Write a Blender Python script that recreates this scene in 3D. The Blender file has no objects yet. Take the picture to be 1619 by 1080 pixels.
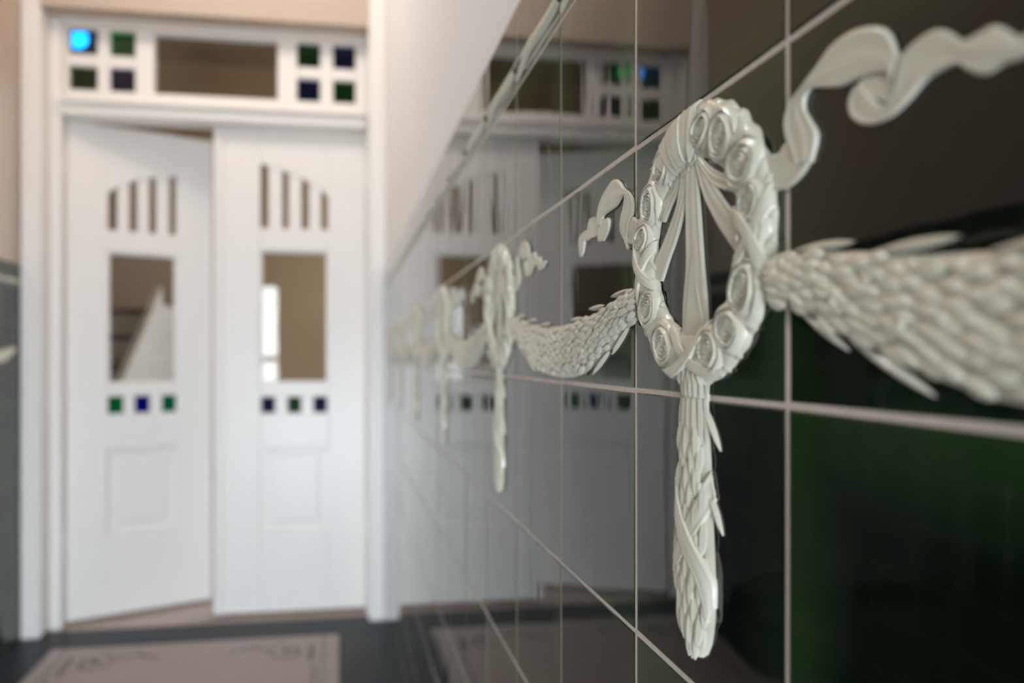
import bpy, math, random
from mathutils import Matrix, Vector

random.seed(7)
C = bpy.context.scene.collection
scene = bpy.context.scene
T = 0.15                    # edge of a wall tile, metres
WX = 0.1811                 # x of the glazed face of the right wall
LX = -1.241                 # x of the glazed face of the left wall
EYE = 1.10                  # camera height
Y0 = 0.41596                # where the wreath tile's far joint stands along the wall
Z0 = EYE - 0.0196           # height of the joint under the wreath tiles
YE = 2.96                   # face of the end wall
YD = 3.10                   # face of the doors
HC = 3.75                   # ceiling height

# ------------------------------------------------------------------ camera
cam_d = bpy.data.cameras.new('camera')
cam = bpy.data.objects.new('camera', cam_d)
C.objects.link(cam)
cam.location = (0, 0, EYE)
cam.rotation_euler = (math.pi / 2, 0, -math.atan(161 / 1114.4))
cam_d.sensor_width = 36
cam_d.lens = 1114.4 / 1619 * 36
cam_d.shift_x = (809.5 - 700) / 1619
cam_d.shift_y = 27 / 1619
cam_d.clip_start = 0.02
cam_d.dof.use_dof = True
cam_d.dof.focus_distance = 0.428
cam_d.dof.aperture_fstop = 3.6
cam_d.dof.aperture_blades = 0
scene.camera = cam

# ------------------------------------------------------------------ sky, lights, exposure
world = bpy.data.worlds.new('sky')
scene.world = world
world.use_nodes = True
bg = world.node_tree.nodes['Background']
bg.inputs[0].default_value = (0.86, 0.93, 1.0, 1)
bg.inputs[1].default_value = 5.0
scene.view_settings.view_transform = 'Standard'
scene.view_settings.look = 'None'
scene.view_settings.gamma = 1
scene.view_settings.use_curve_mapping = False
scene.view_settings.exposure = 0.0


def area_light(name, loc, rot, sx, sy, power, color, spread=180):
    d = bpy.data.lights.new(name, 'AREA')
    d.shape = 'RECTANGLE'
    d.size, d.size_y, d.energy, d.color = sx, sy, power, color
    d.spread = math.radians(spread)
    o = bpy.data.objects.new(name, d)
    C.objects.link(o)
    o.location, o.rotation_euler = loc, rot
    return o


def point_light(name, loc, power, color, r=0.1):
    d = bpy.data.lights.new(name, 'POINT')
    d.energy, d.color, d.shadow_soft_size = power, color, r
    o = bpy.data.objects.new(name, d)
    C.objects.link(o)
    o.location = loc
    return o


R = math.radians
# daylight from the street front behind the camera: a window, plus an unseen low fill added for the lower doors
area_light('daylight_street_window', (-0.985, -2.56, 1.36), (R(90), 0, 0), 0.43, 1.22, 25, (0.84, 0.93, 1.0))
area_light('low_cool_fill', (-0.30, -2.56, 0.24), (R(83), 0, 0), 0.9, 0.32, 39, (0.77, 0.895, 1.0), 80)
# warm fills added for the two halls, no fittings at these points
point_light('hall_warm_fill', (-0.42, 2.15, 3.22), 12, (1.0, 0.62, 0.34), 0.12)  # added to warm the tops of the doors
area_light('right_wall_fill', (LX + 0.012, 1.5, 3.46), (0, R(-78), 0), 0.3, 0.5, 50, (0.94, 0.97, 1.0))  # added fill for the upper right wall, no window opening here
point_light('stair_hall_fill', (1.0, 4.3, 2.3), 24, (1.0, 0.84, 0.66), 0.15)  # added out of view to brighten the stair hall
# cool fill added to brighten the stair's white side, no window in this wall
area_light('stair_side_fill', (1.52, 4.7, 1.5), (0, R(90), 0), 1.2, 0.9, 48, (0.74, 0.87, 1.0))


# ------------------------------------------------------------------ materials
def new_mat(name):
    m = bpy.data.materials.new(name)
    m.use_nodes = True
    return m, m.node_tree, m.node_tree.nodes['Principled BSDF']


def node(nt, kind, **kw):
    n = nt.nodes.new(kind)
    for k, v in kw.items():
        setattr(n, k, v)
    return n


def noise_bump(nt, bsdf, scale, strength, dist, stretch=(1, 1, 1), detail=3):
    tc = node(nt, 'ShaderNodeTexCoord')
    mp = node(nt, 'ShaderNodeMapping')
    mp.inputs['Scale'].default_value = stretch
    nz = node(nt, 'ShaderNodeTexNoise')
    nz.inputs['Scale'].default_value = scale
    nz.inputs['Detail'].default_value = detail
    bp = node(nt, 'ShaderNodeBump')
    bp.inputs['Strength'].default_value = strength
    bp.inputs['Distance'].default_value = dist
    geo = node(nt, 'ShaderNodeNewGeometry')
    nt.links.new(geo.outputs['Position'], mp.inputs['Vector'])
    nt.links.new(mp.outputs['Vector'], nz.inputs['Vector'])
    nt.links.new(nz.outputs['Fac'], bp.inputs['Height'])
    nt.links.new(bp.outputs['Normal'], bsdf.inputs['Normal'])
    return nz


def paint(name, col, rough=0.5, scale=40, bump=0.1, dist=0.001, var=0.03, spec=0.4):
    m, nt, b = new_mat(name)
    b.inputs['Roughness'].default_value = rough
    b.inputs['Specular IOR Level'].default_value = spec
    nz = noise_bump(nt, b, scale, bump, dist)
    rp = node(nt, 'ShaderNodeMapRange')
    rp.inputs['To Min'].default_value = 1 - var
    rp.inputs['To Max'].default_value = 1 + var
    mx = node(nt, 'ShaderNodeMix', data_type='RGBA', blend_type='MULTIPLY')
    mx.inputs[0].default_value = 1
    mx.inputs[6].default_value = (*col, 1)
    nt.links.new(nz.outputs['Fac'], rp.inputs['Value'])
    nt.links.new(rp.outputs['Result'], mx.inputs[7])
    nt.links.new(mx.outputs[2], b.inputs['Base Color'])
    return m


def glaze(name, dark, light, rough, bump, dist):
    """dark translucent-looking glaze; each tile its own tone, mottled"""
    m, nt, b = new_mat(name)
    b.inputs['Roughness'].default_value = rough
    b.inputs['IOR'].default_value = 1.58
    nz = noise_bump(nt, b, 16, bump, dist, (1, 1, 0.3), 2)
    info = node(nt, 'ShaderNodeObjectInfo')
    n2 = node(nt, 'ShaderNodeTexNoise')
    n2.inputs['Scale'].default_value = 14
    n2.inputs['Detail'].default_value = 3
    geo = node(nt, 'ShaderNodeNewGeometry')
    nt.links.new(geo.outputs['Position'], n2.inputs['Vector'])
    ad = node(nt, 'ShaderNodeMath', operation='ADD')
    mr = node(nt, 'ShaderNodeMapRange')
    mr.inputs['From Min'].default_value = 0.35
    mr.inputs['From Max'].default_value = 1.35
    nt.links.new(info.outputs['Random'], ad.inputs[0])
    nt.links.new(n2.outputs['Fac'], ad.inputs[1])
    nt.links.new(ad.outputs[0], mr.inputs['Value'])
    tc = node(nt, 'ShaderNodeTexCoord')
    sp = node(nt, 'ShaderNodeSeparateXYZ')
    nt.links.new(tc.outputs['Object'], sp.inputs[0])
    def math_(op, x, y):
        q = node(nt, 'ShaderNodeMath', operation=op)
        for k, w in enumerate((x, y)):
            if isinstance(w, float):
                q.inputs[k].default_value = w
            else:
                nt.links.new(w, q.inputs[k])
        return q.outputs[0]
    ex = math_('MINIMUM', sp.outputs[0], math_('SUBTRACT', T, sp.outputs[0]))
    ey = math_('MINIMUM', sp.outputs[1], math_('SUBTRACT', T, sp.outputs[1]))
    ed = math_('MINIMUM', ex, ey)
    me_ = node(nt, 'ShaderNodeMapRange', interpolation_type='SMOOTHSTEP')
    me_.inputs['From Min'].default_value = 0.045
    me_.inputs['From Max'].default_value = 0.0
    nt.links.new(ed, me_.inputs['Value'])
    fac = math_('MULTIPLY', mr.outputs['Result'], math_('ADD', me_.outputs['Result'], 0.12))
    mx = node(nt, 'ShaderNodeMix', data_type='RGBA')
    mx.inputs[6].default_value = (*dark, 1)
    mx.inputs[7].default_value = (*light, 1)
    nt.links.new(fac, mx.inputs[0])
    nt.links.new(mx.outputs[2], b.inputs['Base Color'])
    return m


def glass(name, tint, refl=1.0, rough=0.0):
    m = bpy.data.materials.new(name)
    m.use_nodes = True
    nt = m.node_tree
    nt.nodes.clear()
    out = node(nt, 'ShaderNodeOutputMaterial')
    tr = node(nt, 'ShaderNodeBsdfTransparent')
    tr.inputs[0].default_value = (*tint, 1)
    gl = node(nt, 'ShaderNodeBsdfGlossy')
    gl.inputs['Roughness'].default_value = rough
    fr = node(nt, 'ShaderNodeFresnel')
    fr.inputs[0].default_value = 1.6
    mx = node(nt, 'ShaderNodeMixShader')
    nt.links.new(fr.outputs[0], mx.inputs[0])
    nt.links.new(tr.outputs[0], mx.inputs[1])
    nt.links.new(gl.outputs[0], mx.inputs[2])
    nt.links.new(mx.outputs[0], out.inputs[0])
    return m


def terrazzo(name, c1, c2, c3, scale, rough=0.32, spec=0.5):
    m, nt, b = new_mat(name)
    b.inputs['Roughness'].default_value = rough
    b.inputs['Specular IOR Level'].default_value = spec
    geo = node(nt, 'ShaderNodeNewGeometry')
    v = node(nt, 'ShaderNodeTexVoronoi')
    v.inputs['Scale'].default_value = scale
    rmp = node(nt, 'ShaderNodeValToRGB')
    e = rmp.color_ramp.elements
    e[0].position, e[0].color = 0.1, (*c1, 1)
    e[1].position, e[1].color = 0.9, (*c3, 1)
    k = rmp.color_ramp.elements.new(0.5)
    k.color = (*c2, 1)
    nt.links.new(geo.outputs['Position'], v.inputs['Vector'])
    nt.links.new(v.outputs['Color'], rmp.inputs['Fac'])
    nt.links.new(rmp.outputs['Color'], b.inputs['Base Color'])
    return m


def emitter(name, col, s):
    m, nt, b = new_mat(name)
    b.inputs['Base Color'].default_value = (*col, 1)
    b.inputs['Emission Color'].default_value = (*col, 1)
    b.inputs['Emission Strength'].default_value = s
    return m


M = dict(
    plaster=paint('white_plaster', (0.90, 0.88, 0.86), 0.7, 60, 0.15, 0.001),
    tan=paint('tan_plaster', (0.30, 0.235, 0.175), 0.8, 60, 0.15, 0.001),
    cream=paint('cream_plaster', (0.52, 0.43, 0.355), 0.7, 60, 0.15, 0.001),
    gloss=paint('white_gloss_paint', (0.84, 0.805, 0.765), 0.35, 18, 0.05, 0.001, 0.02),
    grout=paint('grout', (0.62, 0.55, 0.49), 0.85, 300, 0.4, 0.0006, 0.16, 0.2),
    dark_grout=paint('dark_joint_grout', (0.16, 0.15, 0.13), 0.85, 300, 0.4, 0.0006, 0.16, 0.2),  # darker than the right wall's grout
    green=glaze('dark_green_glaze', (0.0006, 0.0019, 0.0015), (0.020, 0.044, 0.017), 0.03, 0.25, 0.002),
    relief=paint('cream_glaze', (0.68, 0.655, 0.54), 0.27, 90, 0.12, 0.0006, 0.07, 0.4),
    clear=glass('clear_glass', (0.93, 0.93, 0.90)),
    blue=glass('blue_glass', (0.04, 0.50, 0.95)),
    navy=glass('navy_glass', (0.010, 0.13, 0.55)),
    green_pane=glass('green_glass', (0.03, 0.75, 0.38)),
    deep_green=glass('deep_green_glass', (0.012, 0.42, 0.22)),
    sea_green=glass('sea_green_glass', (0.015, 0.42, 0.27)),
    royal=glass('royal_blue_glass', (0.012, 0.05, 0.50)),
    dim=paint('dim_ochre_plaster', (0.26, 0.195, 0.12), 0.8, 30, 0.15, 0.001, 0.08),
    brass=paint('old_brass', (0.45, 0.36, 0.22), 0.35),
    terrazzo=terrazzo('beige_terrazzo', (0.29, 0.215, 0.19), (0.41, 0.32, 0.29), (0.52, 0.43, 0.39), 260),
    pale=terrazzo('pale_mosaic', (0.30, 0.25, 0.225), (0.39, 0.33, 0.30), (0.48, 0.42, 0.38), 200),
    darkfloor=terrazzo('dark_terrazzo', (0.012, 0.016, 0.021), (0.021, 0.026, 0.033), (0.036, 0.043, 0.052), 260, 0.42, 0.25),
    ochre=paint('ochre_plaster', (0.42, 0.29, 0.17), 0.8, 30, 0.15, 0.001, 0.08),
    wood=paint('dark_wood', (0.10, 0.065, 0.04), 0.45, 20, 0.1, 0.001, 0.2),
    lamp=emitter('lamp_globe', (1.0, 0.95, 0.85), 6.0),
)


# ------------------------------------------------------------------ building helpers
class MB:
    def __init__(self):
        self.v, self.f, self.smooth = [], [], []

    def add(self, vs, fs, smooth=False):
        o = len(self.v)
        self.v += [tuple(p) for p in vs]
        self.f += [tuple(i + o for i in f) for f in fs]
        self.smooth += [smooth] * len(fs)
        return self

    def box(self, a, b, bev=0.0):
        x0, x1 = sorted((a[0], b[0])); y0, y1 = sorted((a[1], b[1])); z0, z1 = sorted((a[2], b[2]))
        if bev <= 0:
            vs = [(x, y, z) for x in (x0, x1) for y in (y0, y1) for z in (z0, z1)]
            self.add(vs, [(0, 1, 3, 2), (4, 6, 7, 5), (0, 4, 5, 1), (2, 3, 7, 6), (0, 2, 6, 4), (1, 5, 7, 3)])
            return self
        # chamfered box: three rectangles per corner direction
        vs = []
        for sx in (0, 1):
            for sy in (0, 1):
                for sz in (0, 1):
                    X, Y, Z = (x0, x1)[sx], (y0, y1)[sy], (z0, z1)[sz]
                    dx, dy, dz = (bev, -bev)[sx], (bev, -bev)[sy], (bev, -bev)[sz]
                    vs += [(X, Y + dy, Z + dz), (X + dx, Y, Z + dz), (X + dx, Y + dy, Z)]
        idx = lambda sx, sy, sz, k: ((sx * 2 + sy) * 2 + sz) * 3 + k
        fs = []
        for s in (0, 1):
            q = [idx(s, 0, 0, 0), idx(s, 1, 0, 0), idx(s, 1, 1, 0), idx(s, 0, 1, 0)]
            fs.append(q if s else q[::-1])
            q = [idx(0, s, 0, 1), idx(0, s, 1, 1), idx(1, s, 1, 1), idx(1, s, 0, 1)]
            fs.append(q if s else q[::-1])
            q = [idx(0, 0, s, 2), idx(1, 0, s, 2), idx(1, 1, s, 2), idx(0, 1, s, 2)]
            fs.append(q if s else q[::-1])
        for a_ in (0, 1):
            for b_ in (0, 1):
                par = (a_ + b_) % 2
                q = [idx(a_, b_, 0, 0), idx(a_, b_, 1, 0), idx(a_, b_, 1, 1), idx(a_, b_, 0, 1)]
                fs.append(q if par else q[::-1])
                q = [idx(a_, 0, b_, 0), idx(a_, 0, b_, 2), idx(a_, 1, b_, 2), idx(a_, 1, b_, 0)]
                fs.append(q if par else q[::-1])
                q = [idx(0, a_, b_, 1), idx(0, a_, b_, 2), idx(1, a_, b_, 2), idx(1, a_, b_, 1)]
                fs.append(q if not par else q[::-1])
        for sx in (0, 1):
            for sy in (0, 1):
                for sz in (0, 1):
                    fs.append([idx(sx, sy, sz, 0), idx(sx, sy, sz, 1), idx(sx, sy, sz, 2)])
        self.add(vs, fs)
        return self

    def prism(self, poly, y0, y1):
        """polygon in (x, z) extruded along y"""
        n = len(poly)
        vs = [(x, y0, z) for x, z in poly] + [(x, y1, z) for x, z in poly]
        fs = [tuple(range(n)), tuple(range(2 * n - 1, n - 1, -1))]
        fs += [(i, i + n, (i + 1) % n + n, (i + 1) % n) for i in range(n)]
        self.add(vs, fs)
        return self

    def grid(self, rows, close_u=False, smooth=True):
        """rows of equal length become a quad sheet"""
        n, m = len(rows), len(rows[0])
        vs = [p for r in rows for p in r]
        fs = []
        for i in range(n - (0 if close_u else 1)):
            i2 = (i + 1) % n
            for j in range(m - 1):
                fs.append((i * m + j, i * m + j + 1, i2 * m + j + 1, i2 * m + j))
        self.add(vs, fs, smooth)
        return self

    def mesh(self, name, mat, recalc=True):
        me = bpy.data.meshes.new(name)
        me.from_pydata(self.v, [], self.f)
        me.polygons.foreach_set('use_smooth', self.smooth)
        me.materials.append(mat)
        if recalc:
            import bmesh
            bm = bmesh.new(); bm.from_mesh(me)
            bmesh.ops.recalc_face_normals(bm, faces=bm.faces)
            bm.to_mesh(me); bm.free()
        me.update()
        return me

    def build(self, name, mat, parent=None, recalc=True):
        return link(name, self.mesh(name, mat, recalc), parent)


def link(name, me, parent=None):
    o = bpy.data.objects.new(name, me)
    C.objects.link(o)
    if parent:
        o.parent = parent
    return o


def empty(name, loc=(0, 0, 0), rotz=0):
    o = bpy.data.objects.new(name, None)
    o.empty_display_size = 0.05
    C.objects.link(o)
    o.location, o.rotation_euler = loc, (0, 0, rotz)
    return o


def tag(o, label, cat, group=None):
    o['label'], o['category'] = label, cat
    if group:
        o['group'] = group
    return o


def structure(o):
    o['kind'] = 'structure'
    return o


def box(name, a, b, mat, parent=None, bev=0.0):
    return MB().box(a, b, bev).build(name, mat, parent)


# ------------------------------------------------------------------ floor, ceiling, walls
FZ = 0.0
floor = structure(box('floor', (-2.9, -3.2, -0.12), (1.9, 7.3, -0.004), M['darkfloor']))
def slab(name, x0, x1, y0, y1, mat, top=FZ):
    return box(name, (x0, y0, -0.004), (x1, y1, top), mat, floor)
slab('border_strip', -0.004, WX + 0.01, -3.0, 2.85, M['darkfloor'])
slab('border_strip', LX - 0.01, -1.082, -3.0, 2.85, M['darkfloor'])
slab('border_strip', LX - 0.01, WX + 0.01, 2.853, 3.03, M['darkfloor'])
slab('mosaic_band', -0.062, -0.008, -2.8, 2.846, M['pale'])
slab('mosaic_band', -1.078, -1.022, -2.8, 2.846, M['pale'])
slab('mosaic_band', -1.018, -0.066, 2.80, 2.846, M['pale'])
slab('field', -1.018, -0.066, -2.8, 2.796, M['terrazzo'])
slab('stair_hall_field', -2.8, 1.8, 3.034, 7.2, M['terrazzo'])
# dark tesserae: a scroll in each far corner of the field and a dotted line along its edge
tess = MB().box((-0.008, -0.008, 0), (0.008, 0.008, 0.0006)).mesh('tessera', M['darkfloor'])
def tessera(x, y, r=0.0):
    o = link('tessera', tess, floor)
    o.location, o.rotation_euler = (x, y, FZ), (0, 0, r)
for sx, cx in ((1, -0.11), (-1, -0.974)):
    for k in range(13):
        a = k * 0.62
        rr = 0.010 + 0.0055 * k
        tessera(cx - sx * (0.085 + rr * math.cos(a)), 2.70 + rr * math.sin(a), a)
    for k in range(6):
        tessera(cx - sx * (0.175 + 0.024 * k), 2.755 - 0.012 * abs(2 - k), k * 0.3)
        tessera(cx, 2.74 - 0.024 * k, k * 0.3)
for k in range(26):
    tessera(-0.095, 2.55 - k * 0.05)
    tessera(-0.99, 2.55 - k * 0.05)

structure(box('ceiling', (-2.9, -3.2, HC), (1.9, 7.3, HC + 0.1), M['tan']))

DADO = 2.585                                   # dado height above the wreath joint, in tiles
dado_top = Z0 + DADO * T
wall_right = structure(box('wall_right', (WX + 0.003, -3.1, 0), (WX + 0.15, 3.3, HC), M['plaster']))
wall_left = structure(box('wall_left', (LX - 0.15, -3.1, 0), (LX - 0.003, 3.3, HC), M['cream']))
wall_front = structure(empty('wall_front'))
box('pier', (LX, YE, 0), (-1.168, 3.14, HC), M['gloss'], wall_front, 0.006)
box('pier', (0.115, YE, 0), (WX + 0.004, 3.14, HC), M['gloss'], wall_front, 0.006)
box('lintel', (-1.168, YE, EYE + 1.388), (0.115, 3.14, HC), M['cream'], wall_front)
wall_back = structure(empty('wall_back'))
box('front_panel', (LX, -2.9, 0), (WX + 0.004, -2.6, HC), M['gloss'], wall_back)
box('window_frame', (-1.22, -2.6, 0.70), (-0.75, -2.575, 2.02), M['gloss'], wall_back, 0.004)
box('window_bar', (-1.20, -2.555, 1.055), (-0.77, -2.53, 1.135), M['gloss'], wall_back, 0.004)
box('low_fill_frame', (-0.78, -2.6, 0.05), (0.17, -2.575, 0.43), M['gloss'], wall_back, 0.004)  # put in behind the added low fill

# ------------------------------------------------------------------ tiles
GAP = 0.0011
def tile_mesh(name, w, h, bev=0.0011):
    """glazed tile: local x along the wall, y up, z outwards; origin lower left"""
    x0, y0, x1, y1 = GAP, GAP, w - GAP, h - GAP
    rows = []
    for d, z in ((0, -0.006), (0, -bev * 0.8), (bev * 0.35, -bev * 0.25), (bev, 0)):
        rows.append([(x0 + d, y0 + d, z), (x1 - d, y0 + d, z), (x1 - d, y1 - d, z), (x0 + d, y1 - d, z)])
    mb = MB()
    vs = [p for r in rows for p in r]
    fs = []
    for i in range(3):
        for j in range(4):
            j2 = (j + 1) % 4
            fs.append((i * 4 + j, i * 4 + j2, i * 4 + 4 + j2, i * 4 + 4 + j))
    fs.append((12, 13, 14, 15))
    mb.add(vs, fs, False)
    return mb.mesh(name, M['green'])

FRAME_R = Matrix(((0, 0, -1), (-1, 0, 0), (0, 1, 0)))     # local x -> -Y, y -> Z, z -> -X
FRAME_L = Matrix(((0, 0, 1), (1, 0, 0), (0, 1, 0)))       # local x -> +Y, y -> Z, z -> +X
def wall_frame(side, u, v, out=0.0):
    if side == 'r':
        return Matrix.Translation((WX - out, Y0 - u * T, Z0 + v * T)) @ FRAME_R.to_4x4()
    return Matrix.Translation((LX + out, Y0 + u * T, Z0 + v * T)) @ FRAME_L.to_4x4()

m_tile = tile_mesh('tile', T, T)
m_list = tile_mesh('border_tile', T, 0.195 * T)
m_cap = tile_mesh('cap_tile', T, (DADO - 0.197) * T - 2.0 * T + T * 0.0)  # cap row
m_foot = tile_mesh('plinth_tile', T, Z0 - 7 * T)

# twisted garland stave on each border tile
def stave_mesh():
    mb = MB()
    rows = []
    n, m = 18, 8
    for i in range(n + 1):
        t = i / n
        u = 0.01 + 0.985 * t
        k = min(1, t / 0.42)
        vc = 0.062 + 0.072 * (3 * k * k - 2 * k ** 3) + 0.012 * math.sin(t * 6.283)
        r = 0.044 * (0.55 + 0.45 * math.sin(math.pi * min(1, 0.12 + t * 0.8)))
        hh = 0.0048 * (0.35 + 0.65 * min(1, t / 0.25))
        rows.append([(u * T, (vc + r * math.cos(a)) * T, -0.0003 + hh * math.sin(a)) for a in [math.pi * j / m for j in range(m + 1)]])
    mb.grid(rows)
    rows = []
    for i in range(n + 1):
        t = i / n
        u = 0.25 + 0.74 * t
        vc = 0.040 + 0.010 * math.sin(t * 3.14)
        r = 0.012 * math.sin(math.pi * (0.08 + 0.84 * t))
        rows.append([(u * T, (vc + r * math.cos(a)) * T, -0.0003 + 0.0016 * math.sin(a)) for a in [math.pi * j / 5 for j in range(6)]])
    mb.grid(rows)
    return mb.mesh('stave', M['relief'])
m_stave = stave_mesh()

def place(me, name, side, u, v, parent, tilt=0.0, out=0.0):
    o = link(name, me, parent)
    f = wall_frame(side, u, v, out)
    if tilt:
        c = Matrix.Translation((T / 2, T / 2, 0))
        f = f @ c @ Matrix.Rotation(random.uniform(-tilt, tilt), 4, 'X') @ Matrix.Rotation(random.uniform(-tilt, tilt), 4, 'Y') @ c.inverted()
    o.matrix_local = f
    return o

def dado(side, wall, k0, k1, tilt):
    for k in range(k0, k1):
        for r in range(-7, 2):
            place(m_tile, 'tile', side, k, r, wall, tilt)
        b = place(m_list, 'border_tile', side, k, 2, wall)
        s = link('stave', m_stave, b)
        place(m_cap, 'cap_tile', side, k, 2.195, wall)
        place(m_foot, 'plinth_tile', side, k, -Z0 / T, wall)

g = 0.00035
box('grout', (WX + g, -0.42, 0), (WX + 0.02, YE, dado_top - 0.002), M['grout'], wall_right)
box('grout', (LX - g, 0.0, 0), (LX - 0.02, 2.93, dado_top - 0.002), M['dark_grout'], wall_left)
dado('r', wall_right, -17, 5, R(0.16))
dado('l', wall_left, -2, 17, R(0.2))
# the plain dado carries on behind the camera
box('plain_dado', (WX, -2.6, 0), (WX + 0.02, Y0 - 5 * T - 0.002, dado_top), M['green'], wall_right)
box('plain_dado', (LX, -2.6, 0), (LX - 0.02, Y0 - 2 * T - 0.002, dado_top), M['green'], wall_left)


# ------------------------------------------------------------------ relief ornaments
def crom(p, t):
    """Catmull-Rom through a list of tuples, t in 0..len-1"""
    n = len(p) - 1
    i = min(int(t), n - 1)
    f = t - i
    a, b, c, d = p[max(i - 1, 0)], p[i], p[i + 1], p[min(i + 2, n)]
    return tuple(0.5 * (2 * b[k] + (c[k] - a[k]) * f + (2 * a[k] - 5 * b[k] + 4 * c[k] - d[k]) * f * f
                        + (3 * b[k] - a[k] - 3 * c[k] + d[k]) * f ** 3) for k in range(len(b)))


def strip(pairs, h0, h1, base=None, sub=5, folds=0, thick=0.0012, du=0.0, dv=0.0, edge=0.0006):
    """ribbon: pairs (uL, vL, uR, vR) in tile units; heights in metres"""
    mb = MB()
    rows = []
    n = (len(pairs) - 1) * sub
    m = 12
    for i in range(n + 1):
        q = crom(pairs, i / sub)
        s = i / n
        h = h0 + (h1 - h0) * s
        row = []
        for j in range(-1, m + 2):
            t = min(1, max(0, j / m))
            u = q[0] + (q[2] - q[0]) * t + du
            v = q[1] + (q[3] - q[1]) * t + dv
            b = base(u, v) if base else 0.0
            z = b + h + edge * (math.exp(-((t - 0.08) / 0.06) ** 2) + math.exp(-((t - 0.92) / 0.06) ** 2))
            if folds:
                z += 0.00020 * math.sin(t * math.pi * 2 * folds + 1.1 * math.sin(s * 5))
            z += 0.0006 * math.sin(math.pi * t)
            if j < 0 or j > m:
                z = min(b, z - thick) if not base else b - 0.0002
                if not base:
                    z = max(-0.0004, h - thick)
            row.append((u * T, v * T, z))
        rows.append(row)
    mb.grid(rows)
    # end caps drop to the tile
    for e in (0, -1):
        r = rows[e]
        mb.grid([r, [(x, y, -0.0004 if not base else z - 0.001) for x, y, z in r]])
    return mb


RC = (0.497, 0.516)
def ring_h(u, v):
    """height of the wreath's padded ring"""
    x, y = u - RC[0], (v - RC[1]) / 1.035
    rho = (math.hypot(x, y) - 0.374) / 0.092
    return 0.0050 * max(0.0, 1 - rho * rho) ** 0.42 if abs(rho) < 1 else 0.0
def ring_p(r, deg):
    a = R(deg)
    return (RC[0] + r * math.cos(a), RC[1] + 1.035 * r * math.sin(a))


def ring_mesh():
    mb = MB()
    rows = []
    n, m = 180, 14
    for i in range(n):
        th = 2 * math.pi * i / n
        wob = 0.006 * abs(math.sin(th * 13)) + 0.004 * math.sin(th * 31 + 1)
        row = []
        for j in range(m + 1):
            s = j / m * 2 - 1
            r = 0.374 + s * (0.088 + (wob if s > 0 else 0.6 * wob))
            h = 0.0050 * max(0, 1 - s * s) ** 0.42
            h *= 1 + 0.10 * math.sin(th * 26 + 5 * s) * (1 - s * s)
            u, v = RC[0] + r * math.cos(th), RC[1] + 1.035 * r * math.sin(th)
            row.append((u * T, v * T, h - 0.0003))
        rows.append(row)
    mb.grid(rows, close_u=True)
    return mb.mesh('ring', M['relief'])


def rose_mesh():
    """unit rose: overlapping petals wound round a tight heart, radius 1"""
    mb = MB()
    rows = []
    n, m = 64, 46
    def hgt(r, th):
        dome = math.sqrt(max(0, 1 - (r * 0.97) ** 2))
        ecc = r * (1 + 0.12 * math.cos(th - 1.2)) * (1 + 0.05 * math.cos(2 * th))
        cut = 0.56
        if ecc > cut:
            s = (ecc - cut) * 3.4 + 0.5 * th / math.pi + 0.10 * math.sin(2 * th)
            f = s - math.floor(s)
            pet = (1 - f) ** 0.7 * min(1.0, f / 0.10)
            amp = 0.42
        else:
            s = (cut - ecc) * 6.6 + th / (2 * math.pi) + 0.10 * math.sin(3 * th)
            f = s - math.floor(s)
            pet = f ** 0.6 * min(1.0, (1 - f) / 0.12)
            amp = 0.50 * min(1, 0.35 + r * 2)
        rim = math.exp(-((ecc - cut - 0.03) / 0.07) ** 2)
        well = math.exp(-((r - 0.36) / 0.22) ** 2)
        return 0.60 * dome + amp * pet * min(1, dome * 2.0) + 0.22 * rim - 0.20 * well - 0.10 * math.exp(-(r / 0.2) ** 2)
    for i in range(n):
        th = 2 * math.pi * i / n
        row = []
        for j in range(m + 1):
            r = (j / m)
            lob = 1 + 0.035 * math.cos(5 * th) * r
            row.append((r * lob * math.cos(th), r * lob * math.sin(th), hgt(r, th) if j < m else 0.0))
        rows.append(row)
    mb.grid(rows, close_u=True)
    return mb.mesh('rose', M['relief'])


def leaf_mesh():
    """unit laurel leaf: base at origin, tip at y = 1, width 1, midrib"""
    mb = MB()
    rows = []
    n, m = 9, 8
    for i in range(n + 1):
        t = i / n
        w = 0.5 * math.sin(math.pi * min(1, 0.10 + 0.90 * t)) ** 0.75
        row = []
        for j in range(m + 1):
            s = j / m * 2 - 1
            z = (0.30 + 0.70 * math.sin(math.pi * (0.15 + 0.75 * t))) * (1 - 0.85 * s * s)
            z += 0.22 * math.exp(-(s / 0.16) ** 2) * (1 - t * 0.5) - 0.16 * math.exp(-((abs(s) - 0.42) / 0.2) ** 2)
            z *= 0.45 + 0.55 * min(1, (1 - t) * 5)
            row.append((w * s, t, z if abs(s) < 1 else -0.15))
        rows.append(row)
    mb.grid(rows)
    return mb.mesh('leaf', M['relief'])


def berry_mesh():
    mb = MB()
    rows = [[(math.cos(a) * math.cos(b), math.sin(a) * math.cos(b), math.sin(b)) for b in [math.pi / 2 * k / 4 for k in range(5)]] for a in [2 * math.pi * k / 10 for k in range(10)]]
    mb.grid(rows, close_u=True)
    return mb.mesh('berry', M['relief'])

m_ring, m_rose, m_leaf, m_berry = ring_mesh(), rose_mesh(), leaf_mesh(), berry_mesh()


def put(me, name, parent, u, v, h, ang, sx, sy, sz, lean=0.0):
    """ang: direction of local +y on the wall, degrees counter-clockwise from +u"""
    o = link(name, me, parent)
    o.matrix_local = (Matrix.Translation((u * T, v * T, h)) @ Matrix.Rotation(R(ang - 90), 4, 'Z')
                      @ Matrix.Rotation(lean, 4, 'X') @ Matrix.Diagonal((sx * T, sy * T, sz, 1)))
    return o


def wall_thing(name, side, u, v=0.0):
    o = empty(name)
    o.matrix_world = wall_frame(side, u, v)
    return o


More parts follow.
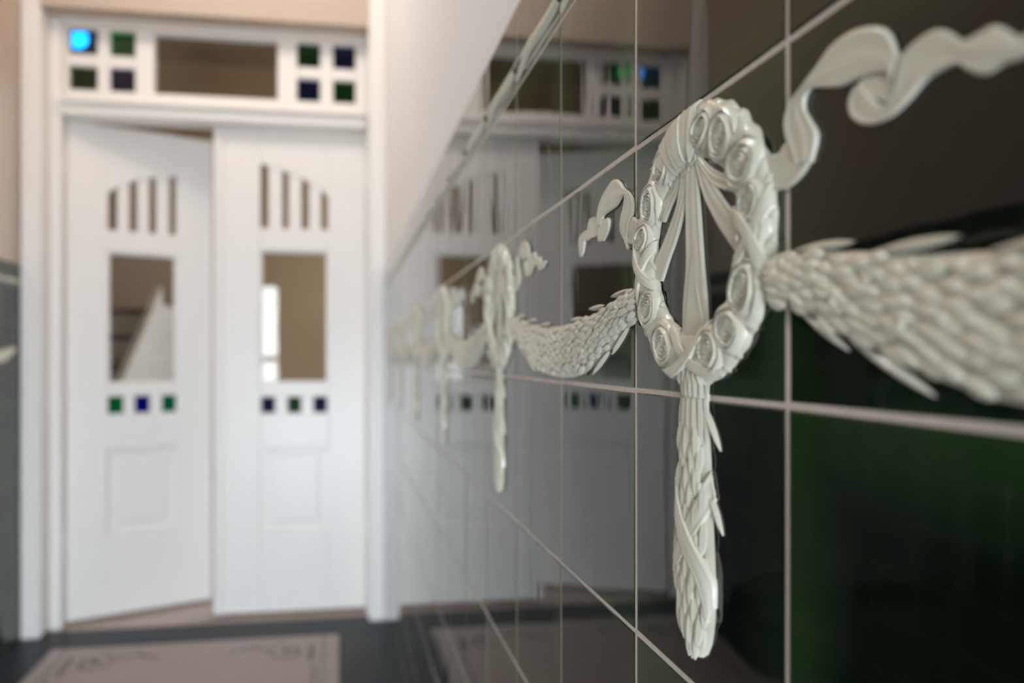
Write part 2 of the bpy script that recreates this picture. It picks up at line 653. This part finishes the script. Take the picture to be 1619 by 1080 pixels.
def band(a0, a1, wdeg, lift, r_in=0.282, r_out=0.466):
    """ribbon wound across the ring from its inner to its outer edge"""
    pr = []
    for k in range(7):
        t = k / 6
        r = r_in + (r_out - r_in) * t
        a = a0 + (a1 - a0) * t
        p, q = ring_p(r, a - wdeg / 2), ring_p(r, a + wdeg / 2)
        pr.append((p[0], p[1], q[0], q[1]))
    return strip(pr, lift, lift, base=ring_h, sub=4, edge=0.0005)


ROSES = [  # angle, size, spin
    (121, 0.084, 40), (146, 0.092, 80), (167, 0.080, 10), (209, 0.094, 200), (238, 0.096, 120),
    (292, 0.090, 300), (311, 0.090, 150), (334, 0.100, 60), (357, 0.082, 30), (10, 0.076, 250),
    (31, 0.098, 170), (56, 0.094, 100), (75, 0.078, 20)]

TAILS = [  # the five ends of the bow inside the ring
    [(0.411, 0.834, 0.439, 0.826), (0.348, 0.758, 0.387, 0.737), (0.266, 0.707, 0.328, 0.686), (0.225, 0.657, 0.285, 0.640)],
    [(0.439, 0.84, 0.471, 0.826), (0.388, 0.693, 0.439, 0.685), (0.318, 0.610, 0.407, 0.609), (0.250, 0.543, 0.363, 0.548), (0.190, 0.504, 0.318, 0.497), (0.132, 0.449, 0.261, 0.422)],
    [(0.458, 0.845, 0.524, 0.827), (0.449, 0.701, 0.537, 0.68), (0.449, 0.59, 0.55, 0.571), (0.449, 0.457, 0.567, 0.441), (0.425, 0.326, 0.587, 0.313), (0.420, 0.205, 0.595, 0.197)],
    [(0.507, 0.831, 0.55, 0.818), (0.567, 0.684, 0.624, 0.712), (0.628, 0.598, 0.722, 0.608), (0.685, 0.53, 0.8, 0.548), (0.776, 0.443, 0.875, 0.475)],
    [(0.545, 0.794, 0.541, 0.818), (0.628, 0.701, 0.628, 0.75), (0.722, 0.654, 0.722, 0.703), (0.81, 0.63, 0.793, 0.677)],
]


def make_wreath(side, u):
    t = wall_thing('wreath', side, u)
    link('ring', m_ring, t)
    for a, s, sp in ROSES:
        p = ring_p(0.374, a)
        put(m_rose, 'rose', t, p[0], p[1], 0.0019, sp, s * 0.95, s * 1.0, 0.0047)
    rnd = random.Random(3)
    for k in range(34):
        a = k * 360 / 34 + rnd.uniform(-3, 3)
        for r, d in ((0.438, 48), (0.312, 132)):
            p = ring_p(r - 0.012 * (1 if r > 0.37 else -1), a)
            put(m_leaf, 'leaf', t, p[0], p[1], 0.0010, a + d + rnd.uniform(-12, 12), 0.036, 0.062, 0.0020)
    for k, pr in enumerate(TAILS):
        strip(pr, 0.0011 + 0.0002 * k, 0.0014, folds=2).build('bow_tail', M['relief'], t)
    strip([(0.497, 0.48, 0.505, 0.478), (0.470, 0.36, 0.540, 0.355), (0.446, 0.27, 0.572, 0.265), (0.430, 0.21, 0.588, 0.205)], 0.0016, 0.0018, folds=1).build('bow_tail', M['relief'], t)
    # crossed wrappings: left, right and foot of the ring
    for a0, a1, w in ((202, 172, 9), (171, 201, 9), (-21, 9, 9), (12, -18, 9), (246, 294, 11), (293, 247, 11)):
        band(a0, a1, w, 0.0010 if a0 < a1 else 0.0016).build('ribbon_wrap', M['relief'], t)
    # the knot at the top: turns fanned over the ring and a loop, hanging a little below its inner edge
    for a0, a1, w, l, ri in ((112, 124, 13, 0.0006, 0.275), (106, 114, 13, 0.0012, 0.262), (101, 103, 14, 0.0018, 0.256), (95, 90, 12, 0.0012, 0.268)):
        band(a0, a1, w, l, ri, 0.474).build('knot_turn', M['relief'], t)
    put(m_leaf, 'bow_loop', t, 0.530, 0.985, 0.0040, 262, 0.085, 0.185, 0.0026)
    strip([(0.45, 0.845, 0.45, 0.812), (0.49, 0.838, 0.49, 0.795), (0.53, 0.845, 0.53, 0.805)], 0.0026, 0.0026).build('knot', M['relief'], t)
    # calyx under the foot crossing, where the pendant hangs
    for du, an, s in ((-0.055, 255, 0.075), (0.055, 285, 0.075), (-0.03, 262, 0.08), (0.03, 278, 0.08), (0.0, 270, 0.085)):
        put(m_leaf, 'calyx_leaf', t, RC[0] + du, 0.108, 0.0026, an, 0.06, s, 0.0022)
    return t


PEND = [(0.03, 0.415, 0.590), (-0.10, 0.405, 0.596), (-0.25, 0.395, 0.612), (-0.40, 0.388, 0.620), (-0.53, 0.366, 0.632),
        (-0.64, 0.358, 0.640), (-0.73, 0.370, 0.632), (-0.80, 0.398, 0.616), (-0.85, 0.440, 0.588), (-0.875, 0.475, 0.555)]
def pend_edges(v):
    for a, b in zip(PEND, PEND[1:]):
        if a[0] >= v >= b[0]:
            k = (a[0] - v) / (a[0] - b[0])
            return a[1] + (b[1] - a[1]) * k, a[2] + (b[2] - a[2]) * k
    return (PEND[0][1], PEND[0][2]) if v > PEND[0][0] else (0.49, 0.54)
def pend_h(u, v):
    l, r = pend_edges(v)
    s = (u - (l + r) / 2) / max(1e-4, (r - l) / 2)
    return 0.0046 * max(0.0, 1 - s * s) ** 0.6 if abs(s) < 1 else 0.0


def make_pendant(side, u):
    t = wall_thing('pendant', side, u)
    rows = []
    for i in range(41):
        v = 0.07 - 0.945 * i / 40
        l, r = pend_edges(v)
        rows.append([((l + (r - l) * j / 12) * T, v * T, pend_h(l + (r - l) * j / 12, v) * 0.9 - 0.0003) for j in range(13)])
    MB().grid(rows).build('core', M['relief'], t)
    rnd = random.Random(11)
    # long straight leaves from the neck
    for x, L, a in ((0.432, 0.17, 267), (0.462, 0.19, 269), (0.495, 0.21, 270), (0.528, 0.19, 271), (0.560, 0.16, 272), (0.582, 0.15, 273)):
        put(m_leaf, 'leaf', t, x, -0.006, pend_h(x, -0.02) * 0.85, a, 0.042, L, 0.0011)
    for x in (0.425, 0.452, 0.480, 0.508, 0.536, 0.563, 0.586):
        put(m_leaf, 'neck_leaf', t, x, 0.075, pend_h(x, 0.02) * 0.85, 270, 0.032, 0.079, 0.0010)
    v = -0.10
    row = 0
    while v > -0.74:
        l, r = pend_edges(v)
        n = 4 if (r - l) > 0.24 else 3
        for k in range(n):
            s = 0.10 + 0.80 * (k + 0.5 + (0.25 if row % 2 else -0.25)) / n
            x = l + (r - l) * s + rnd.uniform(-0.006, 0.006)
            l2, r2 = pend_edges(max(-0.87, v - 0.14))
            an = math.degrees(math.atan2(-0.14, (l2 - l) + ((r2 - r) - (l2 - l)) * s)) + rnd.uniform(-6, 6)
            put(m_leaf, 'leaf', t, x, v + rnd.uniform(-0.008, 0.008), pend_h(x, v) * 0.84, an, 0.056, rnd.uniform(0.10, 0.135), 0.0019, R(3.2))
        v -= 0.062
        row += 1
    for x, v in ((0.475, -0.225), (0.522, -0.195), (0.570, -0.30), (0.555, -0.475), (0.452, -0.655), (0.53, -0.67)):
        put(m_berry, 'berry', t, x, v, pend_h(x, v) * 0.9 + 0.0008, 90, 0.017, 0.026, 0.0013)
    # leaf tips at the foot
    for x, a in ((0.425, 292), (0.46, 282), (0.49, 274), (0.52, 270), (0.55, 263), (0.585, 252)):
        put(m_leaf, 'leaf', t, x, -0.765, pend_h(x, -0.79) * 0.75, a, 0.044, 0.125 if 0.46 < x < 0.56 else 0.09, 0.0018)
    # side leaves standing off the edge
    for x0, v0, x1, v1 in ((0.424, -0.08, 0.372, -0.195), (0.572, -0.035, 0.664, -0.163), (0.400, -0.40, 0.352, -0.53), (0.602, -0.31, 0.678, -0.430)):
        d = math.hypot(x1 - x0, v1 - v0)
        put(m_leaf, 'side_leaf', t, x0, v0, 0.0004, math.degrees(math.atan2(v1 - v0, x1 - x0)), 0.030, d * 1.03, 0.0018)
    B2 = [(0.612, -0.24, 0.640, -0.325), (0.565, -0.335, 0.592, -0.414), (0.500, -0.42, 0.546, -0.472), (0.430, -0.503, 0.482, -0.546), (0.378, -0.568, 0.420, -0.611), (0.356, -0.60, 0.386, -0.650)]
    B1 = [(0.408, -0.285, 0.388, -0.360), (0.455, -0.378, 0.420, -0.445), (0.546, -0.481, 0.488, -0.533), (0.612, -0.551, 0.545, -0.584), (0.640, -0.600, 0.596, -0.660), (0.640, -0.680, 0.615, -0.735)]
    strip(B2, 0.0010, 0.0010, base=pend_h).build('ribbon_wrap', M['relief'], t)
    strip(B1, 0.0019, 0.0019, base=pend_h).build('ribbon_wrap', M['relief'], t)
    return t


GT = [(0.0, 0.425), (0.15, 0.405), (0.3, 0.380), (0.45, 0.352), (0.6, 0.335), (0.8, 0.318), (1.0, 0.312)]
GB = [(0.0, 0.285), (0.1, 0.240), (0.2, 0.190), (0.4, 0.115), (0.6, 0.055), (0.8, 0.030), (1.0, 0.024)]
def lerp(tab, x):
    for a, b in zip(tab, tab[1:]):
        if x <= b[0]:
            return a[1] + (b[1] - a[1]) * (x - a[0]) / (b[0] - a[0])
    return tab[-1][1]
def swag_edges(u):
    x = u if u <= 1 else 2 - u
    return lerp(GB, max(0, x)), lerp(GT, max(0, x))
def swag_h(u, v):
    b, t = swag_edges(u)
    s = (v - (b + t) / 2) / ((t - b) / 2)
    return 0.0058 * (1 - s * s) ** 0.6 if abs(s) < 1 else 0.0


def make_swag(side, u):
    """garland of laurel between two wreaths: two tiles long"""
    t = wall_thing('garland', side, u)
    rows = []
    for i in range(-2, 63):
        x = 2 * i / 60
        b, tp = swag_edges(x)
        rows.append([(x * T, (b + (tp - b) * j / 12) * T, swag_h(x, b + (tp - b) * j / 12) * 0.85 - 0.0003) for j in range(13)])
    MB().grid(rows).build('core', M['relief'], t)
    rnd = random.Random(5)
    def slope(x):
        b0, t0 = swag_edges(x - 0.02); b1, t1 = swag_edges(x + 0.02)
        return (b1 - b0) / 0.04, (t1 - t0) / 0.04
    for half in (0, 1):
        x = -0.06
        col = 0
        while x < 0.93:
            b, tp = swag_edges(x)
            n = 5 if x < 0.25 else 6
            for k in range(n):
                s = 0.07 + 0.86 * (k + 0.5 + (0.25 if col % 2 else -0.25)) / n
                v = b + (tp - b) * s
                sb, st = slope(max(0.03, x))
                a = math.degrees(math.atan(sb + (st - sb) * s)) + rnd.uniform(-14, 14)
                xx = x + rnd.uniform(-0.008, 0.008)
                L, w = rnd.uniform(0.075, 0.10), rnd.uniform(0.036, 0.046)
                h = swag_h(max(0.01, xx), v) * 0.80
                if half == 0:
                    put(m_leaf, 'leaf', t, xx, v, h, a, w, L, 0.0017, R(3))
                else:
                    put(m_leaf, 'leaf', t, 2 - xx, v, h, 180 - a, w, L, 0.0017, R(3))
            if col % 2 == 1:
                s = rnd.uniform(0.2, 0.8)
                v = b + (tp - b) * s
                xx = x + 0.03 if half == 0 else 2 - x - 0.03
                put(m_berry, 'berry', t, xx, v, swag_h(xx, v) * 0.9, 90, 0.015, 0.015, 0.0018)
            x += 0.052
            col += 1
        tips = [(0.05, 0.418, 0.265, 0.408), (0.33, 0.372, 0.552, 0.372), (0.62, 0.330, 0.83, 0.334),
                (0.06, 0.262, 0.245, 0.148), (0.27, 0.165, 0.492, 0.052)]
        for x0, v0, x1, v1 in tips:
            d = math.hypot(x1 - x0, v1 - v0)
            a = math.degrees(math.atan2(v1 - v0, x1 - x0))
            if half == 0:
                put(m_leaf, 'side_leaf', t, x0, v0, 0.0006, a, 0.028, d, 0.0020)
            else:
                put(m_leaf, 'side_leaf', t, 2 - x0, v0, 0.0006, 180 - a, 0.028, d, 0.0020)
    return t


FLAP_R = [(0.90, 0.717, 0.90, 0.608), (0.97, 0.70, 1.002, 0.595), (1.002, 0.718, 1.069, 0.614), (1.06, 0.690, 1.10, 0.640)]
UP_R = [(1.051, 0.651, 1.111, 0.636), (1.006, 0.733, 1.135, 0.698), (1.002, 0.782, 1.108, 0.747), (1.025, 0.822, 1.087, 0.782), (1.069, 0.841, 1.09, 0.812),
        (1.094, 0.852, 1.117, 0.825), (1.138, 0.875, 1.164, 0.809), (1.196, 0.903, 1.221, 0.79), (1.268, 0.904, 1.28, 0.786), (1.335, 0.883, 1.335, 0.776), (1.376, 0.849, 1.371, 0.76), (1.401, 0.792, 1.384, 0.739)]
IN_R = [(1.302, 0.789, 1.366, 0.764), (1.274, 0.778, 1.386, 0.727), (1.268, 0.763, 1.386, 0.696), (1.324, 0.73, 1.371, 0.692)]
OUT_R = [(1.294, 0.756, 1.268, 0.77), (1.319, 0.732, 1.248, 0.738), (1.34, 0.707, 1.263, 0.699), (1.371, 0.692, 1.308, 0.669), (1.398, 0.714, 1.371, 0.663), (1.406, 0.776, 1.425, 0.682),
         (1.444, 0.797, 1.471, 0.709), (1.505, 0.797, 1.514, 0.713), (1.551, 0.757, 1.551, 0.709), (1.566, 0.748, 1.564, 0.696), (1.593, 0.748, 1.582, 0.679), (1.629, 0.747, 1.608, 0.665),
         (1.657, 0.722, 1.643, 0.67), (1.680, 0.703, 1.688, 0.669), (1.735, 0.710, 1.738, 0.700)]
FLAP_L = [(0.075, 0.697, 0.060, 0.592), (0.037, 0.697, 0.019, 0.592), (-0.007, 0.718, -0.003, 0.599), (-0.039, 0.693, -0.066, 0.617), (-0.06, 0.66, -0.085, 0.635)]
UP_L = [(-0.05, 0.600, -0.060, 0.590), (-0.062, 0.618, -0.094, 0.636), (-0.062, 0.664, -0.138, 0.681), (-0.043, 0.702, -0.142, 0.717), (-0.012, 0.728, -0.133, 0.745), (-0.003, 0.763, -0.109, 0.774), (-0.012, 0.801, -0.094, 0.805),
        (-0.048, 0.833, -0.094, 0.829), (-0.094, 0.859, -0.133, 0.821), (-0.142, 0.899, -0.182, 0.801), (-0.192, 0.921, -0.243, 0.795), (-0.254, 0.919, -0.307, 0.792), (-0.351, 0.878, -0.334, 0.785), (-0.396, 0.835, -0.339, 0.776), (-0.413, 0.793, -0.345, 0.771), (-0.415, 0.76, -0.36, 0.75)]
LOBE_A = [(-0.466, 0.81, -0.401, 0.782), (-0.532, 0.808, -0.407, 0.759), (-0.563, 0.758, -0.419, 0.715), (-0.582, 0.717, -0.466, 0.711)]
LOBE_B = [(-0.345, 0.771, -0.285, 0.77), (-0.396, 0.756, -0.269, 0.753), (-0.419, 0.719, -0.285, 0.712), (-0.401, 0.681, -0.339, 0.673)]
TAIL_L = [(-0.514, 0.715, -0.540, 0.765), (-0.551, 0.71, -0.605, 0.765), (-0.589, 0.719, -0.667, 0.754), (-0.604, 0.695, -0.687, 0.717), (-0.615, 0.666, -0.68, 0.68), (-0.641, 0.645, -0.667, 0.647)]


def make_streamer(side, u, which):
    t = wall_thing('streamer', side, u)
    if which == 'near':
        parts = [(FLAP_R, 0.0008, 0.0010, 1), (UP_R, 0.0014, 0.0022, 2), (IN_R, 0.0006, 0.0008, 0), (OUT_R, 0.0016, 0.0016, 1)]
    else:
        parts = [(FLAP_L, 0.0016, 0.0008, 1), (UP_L, 0.0014, 0.0020, 2), (LOBE_A, 0.0010, 0.0012, 1), (LOBE_B, 0.0012, 0.0014, 1), (TAIL_L, 0.0010, 0.0010, 1)]
    for pr, h0, h1, f in parts:
        strip(pr, h0, h1, folds=f).build('ribbon_fold', M['relief'], t)
    return t


def children(o):
    return [c for c in bpy.data.objects if c.parent == o]


def copy_tree(o, side, u):
    """the thing and each of its parts, at another place along the wall"""
    r = o.copy()
    C.objects.link(r)
    r.matrix_world = wall_frame(side, u, 0)
    for c in kids[o.name]:
        d = c.copy()
        C.objects.link(d)
        d.parent = r
    return r


def merged(o, name):
    """far copies: the same shape as one mesh, too small in view to show parts"""
    vs, fs = [], []
    for c in kids[o.name]:
        mw = c.matrix_local
        n = len(vs)
        vs += [tuple(mw @ v.co) for v in c.data.vertices]
        fs += [tuple(i + n for i in p.vertices) for p in c.data.polygons]
    me = bpy.data.meshes.new(name)
    me.from_pydata(vs, [], fs)
    me.polygons.foreach_set('use_smooth', [True] * len(fs))
    me.materials.append(M['relief'])
    return me

bpy.context.view_layer.update()
wr, pe, sw = make_wreath('r', 0), make_pendant('r', 0), make_swag('r', 1)
sn, sf = make_streamer('r', 0, 'near'), make_streamer('r', 0, 'far')
bpy.context.view_layer.update()
kids = {o.name: children(o) for o in (wr, pe, sw, sn, sf)}
G_W, G_P, G_G = 'rose wreaths along the right wall', 'leaf pendants under the wreaths', 'garlands between the wreaths'
G_S = 'ribbon streamers of the wreaths'
ORD = ['', 'second', 'third', 'fourth', 'fifth', 'sixth']
tag(wr, 'large sharply focused cream rose wreath with a bow, on the dark green tiled wall', 'wreath', G_W)
tag(pe, 'large cream leaf pendant with crossed ribbon, hanging under the sharply focused wreath', 'pendant', G_P)
tag(sw, 'thick cream leaf garland running out of the picture beside the sharply focused wreath', 'garland', G_G)
tag(sn, 'big blurred cream ribbon streamer curling above the garland that leaves the picture', 'ribbon', G_S)
tag(sf, 'small sharp cream ribbon streamer curling off the door side of the sharply focused wreath', 'ribbon', G_S)
far = {}
for k in range(1, 6):
    u = -3.0 * k
    o_ = ORD[k]
    if k == 1:
        a, b, c = copy_tree(wr, 'r', u), copy_tree(pe, 'r', u), copy_tree(sw, 'r', u + 1)
        d, e = copy_tree(sn, 'r', u), copy_tree(sf, 'r', u)
    else:
        if not far:
            far = {q: merged(o, q) for q, o in (('wreath', wr), ('pendant', pe), ('garland', sw), ('near', sn), ('streamer', sf))}
        mk = lambda nm, me, uu: place(me, nm, 'r', uu, 0, None)
        a, b, c = mk('wreath', far['wreath'], u), mk('pendant', far['pendant'], u), mk('garland', far['garland'], u + 1)
        d, e = mk('streamer', far['near'], u), mk('streamer', far['streamer'], u)
    tag(a, 'blurred cream rose wreath, %s from the camera on the right green tiled wall' % o_, 'wreath', G_W)
    tag(b, 'blurred cream leaf pendant under the %s wreath from the camera, right tiled wall' % o_, 'pendant', G_P)
    tag(c, 'cream leaf garland hung between the %s and %s wreath on the right tiled wall' % (ORD[k - 1] or 'sharply focused', o_), 'garland', G_G)
    tag(d, 'blurred cream ribbon streamer on the camera side of the %s wreath, right tiled wall' % o_, 'ribbon', G_S)
    tag(e, 'blurred cream ribbon streamer on the door side of the %s wreath, right tiled wall' % o_, 'ribbon', G_S)
c = place(far['garland'], 'garland', 'r', -17, 0, None)
bpy.data.objects.remove(c)
# left wall: the last garland before the doors
c = place(far['garland'], 'garland', 'l', 14.6, 0, None)
tag(c, 'dim cream leaf garland on the left dark tiled wall by the door casing', 'garland')

# ------------------------------------------------------------------ door frame, transom window
trim = structure(empty('trim_1', (0, 0, 0)))
box('jamb', (-1.168, 3.05, 0), (-1.122, 3.14, EYE + 1.388), M['gloss'], trim, 0.004)
box('jamb', (0.108, 3.05, 0), (0.115, 3.14, EYE + 1.388), M['gloss'], trim, 0.002)
box('transom_bar', (-1.122, 3.03, EYE + 0.985), (0.108, 3.14, EYE + 1.045), M['gloss'], trim, 0.006)
box('transom_ledge', (-1.122, 3.01, EYE + 1.03), (0.108, 3.05, EYE + 1.05), M['gloss'], trim, 0.004)
box('head', (-1.122, 3.05, EYE + 1.375), (0.108, 3.14, EYE + 1.388), M['gloss'], trim)

win = structure(empty('window_1'))
zb, zt = EYE + 1.047, EYE + 1.376
panes = [(-1.106, -0.993, 1.252, 1.360, 'blue'), (-0.948, -0.843, 1.252, 1.360, 'green_pane'), (-1.106, -0.993, 1.103, 1.206, 'deep_green'), (-0.948, -0.843, 1.103, 1.206, 'navy'),
         (-0.772, -0.266, 1.108, 1.360, 'clear'),
         (-0.188, -0.087, 1.252, 1.355, 'deep_green'), (-0.035, 0.064, 1.252, 1.355, 'navy'), (-0.188, -0.087, 1.103, 1.200, 'navy'), (-0.035, 0.064, 1.103, 1.200, 'deep_green')]
def wbar(name, x0, x1, z0, z1, y0=3.075, y1=3.125):
    box(name, (x0, y0, z0), (x1, y1, z1), M['gloss'], win, 0.004)
wbar('rail', -1.122, 0.108, EYE + 1.045, EYE + 1.105)
wbar('rail', -1.122, 0.108, EYE + 1.358, EYE + 1.376)
for x0, x1 in ((-1.122, -1.104), (-0.845, -0.770), (-0.268, -0.186), (0.062, 0.108)):
    wbar('stile', x0, x1, EYE + 1.105, EYE + 1.358)
for x0, x1 in ((-0.995, -0.946), (-0.089, -0.033)):
    wbar('muntin', x0, x1, EYE + 1.105, EYE + 1.358, 3.08)
for x0, x1 in ((-1.104, -0.845), (-0.186, 0.062)):
    wbar('muntin', x0, x1, EYE + 1.204, EYE + 1.254, 3.081)
for x0, x1, z0, z1, m in panes:
    p = box('pane', (x0 - 0.006, 3.100, EYE + z0 - 0.006), (x1 + 0.006, 3.104, EYE + z1 + 0.006), M[m], win)
    p['label'] = {'blue': 'blue glass', 'navy': 'dark navy glass', 'green_pane': 'green glass', 'deep_green': 'dark green glass', 'clear': 'clear glass'}[m]


# ------------------------------------------------------------------ door leaves
def door(name, hinge, rotz, width, x_glass, sq, slat_x, slat_top, mirror, z_slat0, glass_z, sq_z, panel, cover):
    """leaf local x from its left edge; front at y = 0, back at y = 0.042"""
    d = structure(empty(name, hinge, rotz))
    sq = [(a_ - 0.003 * (i_ > 0), b_ + 0.003 * (i_ < 2), m_) for i_, (a_, b_, m_) in enumerate(sq)]
    sq_z = (sq_z[0] - 0.004, sq_z[1] + 0.002)
    slat_x = [(a_ + 0.002, b_ - 0.002) for a_, b_ in slat_x]
    g_ = M['gloss']
    H = EYE + 0.985
    z0 = 0.012
    F, B = 0.0, 0.042
    gx0, gx1 = x_glass
    bx = lambda nm, x0, x1, za, zb_, y0=F, y1=B, bev=0.003, mat=g_, par=d: box(nm, (x0, y0, za), (x1, y1, zb_), mat, par, bev)
    bx('stile', 0.0, gx0, z0, H)
    bx('stile', gx1, width, z0, H)
    # arched head rail
    pts = [(gx0, H), (gx1, H)]
    top = sorted(slat_top)
    arch = [(x, z) for x, z in top]
    poly = pts + [(gx1, arch[-1][1])] + [(x, z) for x, z in reversed(arch[1:-1])] + [(gx0, arch[0][1])]
    MB().prism(poly, F, B).build('arched_rail', g_, d)
    bx('rail', gx0, gx1, glass_z[1], z_slat0)
    bx('rail', gx0, gx1, sq_z[1], glass_z[0])
    zlo = sq_z[0]
    bx('rail', gx0, gx1, panel[3], zlo)
    bx('rail', gx0, gx1, z0, panel[2])
    # raised and fielded lower panel
    bx('panel', gx0 - 0.0, gx1, panel[2], panel[3], 0.016, 0.030, 0.0)
    bx('panel_field', gx0 + 0.035, gx1 - 0.035, panel[2] + 0.035, panel[3] - 0.035, 0.008, 0.022, 0.005)
    # bars between the tall narrow panes
    for x0, x1 in slat_x:
        zt_ = max(z for x, z in arch)
        bx('bar', x0, x1, z_slat0, zt_, 0.006, 0.036, 0.002)
    # bars between the small coloured panes
    for x0, x1 in zip([gx0] + [s[1] for s in sq], [s[0] for s in sq] + [gx1]):
        if x1 - x0 > 0.004:
            bx('muntin', x0, x1, sq_z[0], sq_z[1], 0.004, 0.038, 0.002)
    for x0, x1, m in sq:
        p = bx('pane', x0 - 0.003, x1 + 0.003, sq_z[0] - 0.003, sq_z[1] + 0.003, 0.020, 0.024, 0.0, M[m])
        p['label'] = {'blue': 'small blue glass', 'navy': 'small navy glass', 'green_pane': 'small green glass', 'deep_green': 'small dark green glass', 'sea_green': 'small sea green glass', 'royal': 'small royal blue glass'}[m]
    bx('pane', gx0 - 0.004, gx1 + 0.004, glass_z[0] - 0.004, glass_z[1] + 0.004, 0.020, 0.024, 0.0, M['clear'])
    # panes of the arched light, one between each pair of bars
    edges = [gx0] + [c_ for s in slat_x for c_ in s] + [gx1]
    for x0, x1 in zip(edges[0::2], edges[1::2]):
        bx('pane', x0 - 0.003, x1 + 0.003, z_slat0 - 0.003, max(z for x, z in arch) + 0.003, 0.020, 0.023, 0.0, M['clear'])
    # glazing beads
    for x0, x1, za, zb_ in ((gx0, gx0 + 0.008, glass_z[0], glass_z[1]), (gx1 - 0.008, gx1, glass_z[0], glass_z[1]),
                            (gx0 + 0.008, gx1 - 0.008, glass_z[0], glass_z[0] + 0.008), (gx0 + 0.008, gx1 - 0.008, glass_z[1] - 0.008, glass_z[1])):
        bx('glazing_bead', x0, x1, za, zb_, 0.010, 0.020, 0.001)
    hx = -0.004 if not mirror else width + 0.004
    for z in (0.30, 1.85):
        n = 8
        vs = [(hx + 0.008 * math.cos(2 * math.pi * i / n), -0.004 + 0.008 * math.sin(2 * math.pi * i / n), zz) for zz in (z, z + 0.11) for i in range(n)]
        fs = [tuple(range(n)), tuple(range(2 * n - 1, n - 1, -1))] + [(i, (i + 1) % n, (i + 1) % n + n, i + n) for i in range(n)]
        MB().add(vs, fs).build('hinge', g_, d)
    if cover:
        bx('cover_strip', -0.002, 0.034, z0, H, -0.010, 0.0, 0.004)
    return d

E_ = EYE
door('door_1', (-1.119, YD, 0), R(21), 0.580, (0.154, 0.427),
     [(0.154, 0.211, 'deep_green'), (0.262, 0.316, 'royal'), (0.371, 0.424, 'sea_green')],
     [(0.189, 0.239), (0.267, 0.318), (0.344, 0.400)],
     [(0.154, E_ + 0.705), (0.20, E_ + 0.738), (0.26, E_ + 0.768), (0.34, E_ + 0.792), (0.427, E_ + 0.808)], False,
     E_ + 0.546, (E_ - 0.107, E_ + 0.452), (E_ - 0.231, E_ - 0.163), (0, 0, E_ - 0.74, E_ - 0.385), False)
ox = -0.532
door('door_2', (ox, YD, 0), 0.0, 0.638, (-0.342 - ox, -0.056 - ox),
     [(-0.338 - ox, -0.283 - ox, 'navy'), (-0.225 - ox, -0.173 - ox, 'sea_green'), (-0.115 - ox, -0.060 - ox, 'navy')],
     [(-0.310 - ox, -0.249 - ox), (-0.225 - ox, -0.168 - ox), (-0.139 - ox, -0.084 - ox)],
     [(-0.342 - ox, E_ + 0.838), (-0.25 - ox, E_ + 0.812), (-0.16 - ox, E_ + 0.778), (-0.10 - ox, E_ + 0.742), (-0.056 - ox, E_ + 0.708)], True,
     E_ + 0.560, (E_ - 0.105, E_ + 0.464), (E_ - 0.230, E_ - 0.167), (0, 0, E_ - 0.74, E_ - 0.385), True)

# ------------------------------------------------------------------ stair hall beyond the doors
hall = structure(empty('wall_stair_hall'))
box('side_wall', (-2.8, 3.2, 0), (-2.7, 7.2, HC), M['ochre'], hall)
box('side_wall', (1.6, 3.2, 0), (1.7, 7.2, HC), M['ochre'], hall)
box('end_wall', (-2.8, 6.5, 0), (1.7, 6.7, HC), M['ochre'], hall)
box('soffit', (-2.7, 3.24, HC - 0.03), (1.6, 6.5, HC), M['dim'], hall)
box('return_wall', (-2.8, 3.14, 0), (LX - 0.1, 3.24, HC), M['ochre'], hall)
box('return_wall', (WX + 0.1, 3.14, 0), (1.7, 3.24, HC), M['ochre'], hall)
# a stair climbs away from the doors along the left; its closed white side faces the hall
st = empty('staircase', (-1.23, 3.30, 0))
tag(st, 'white panelled side of the stair rising beyond the glass of the ajar left door', 'staircase')
n, tr, rs = 8, 0.222, 0.178
for i in range(n):
    MB().box((-0.95, i * tr, 0), (-0.03, i * tr + tr, (i + 1) * rs - 0.03)).build('riser', M['gloss'], st)
    MB().box((-0.97, i * tr - 0.025, (i + 1) * rs - 0.03), (-0.03, i * tr + tr, (i + 1) * rs), 0.004).build('tread', M['wood'], st)
yl, zl = n * tr, n * rs
def side(poly, x0, x1, name):
    MB().add([(x0, y, z) for y, z in poly] + [(x1, y, z) for y, z in poly],
             [tuple(range(len(poly))), tuple(range(2 * len(poly) - 1, len(poly) - 1, -1))]
             + [(i, (i + 1) % len(poly), (i + 1) % len(poly) + len(poly), i + len(poly)) for i in range(len(poly))]).build(name, M['gloss'], st)
side([(0, 0), (yl + 1.2, 0), (yl + 1.2, zl - 0.1), (yl, zl - 0.1), (0, 0.10)], -0.028, -0.012, 'side_panel')
side([(0, 0.02), (yl, zl - 0.16), (yl, zl + 0.17), (0, 0.35)], -0.03, 0.012, 'string')
side([(yl, zl - 0.16), (yl + 1.2, zl - 0.16), (yl + 1.2, zl + 0.05), (yl, zl + 0.05)], -0.03, 0.010, 'landing_fascia')

lamp = empty('globe_lamp', (-1.535, 4.4, 2.985))
tag(lamp, 'glowing globe lamp seen through the blue pane of the transom window', 'lamp')
rows = [[(0.06 * math.cos(a) * math.cos(b), 0.06 * math.sin(a) * math.cos(b), 0.06 * math.sin(b)) for b in [math.pi * (k / 10 - 0.5) for k in range(11)]] for a in [2 * math.pi * k / 16 for k in range(16)]]
MB().grid(rows, close_u=True).build('globe', M['lamp'], lamp)
rows = [[(r * math.cos(a), r * math.sin(a), z) for r, z in ((0.0, 0.29), (0.06, 0.29), (0.06, 0.24), (0.03, 0.055), (0.0, 0.05))] for a in [2 * math.pi * k / 16 for k in range(16)]]
MB().grid(rows, close_u=True).build('ceiling_rose', M['brass'], lamp)
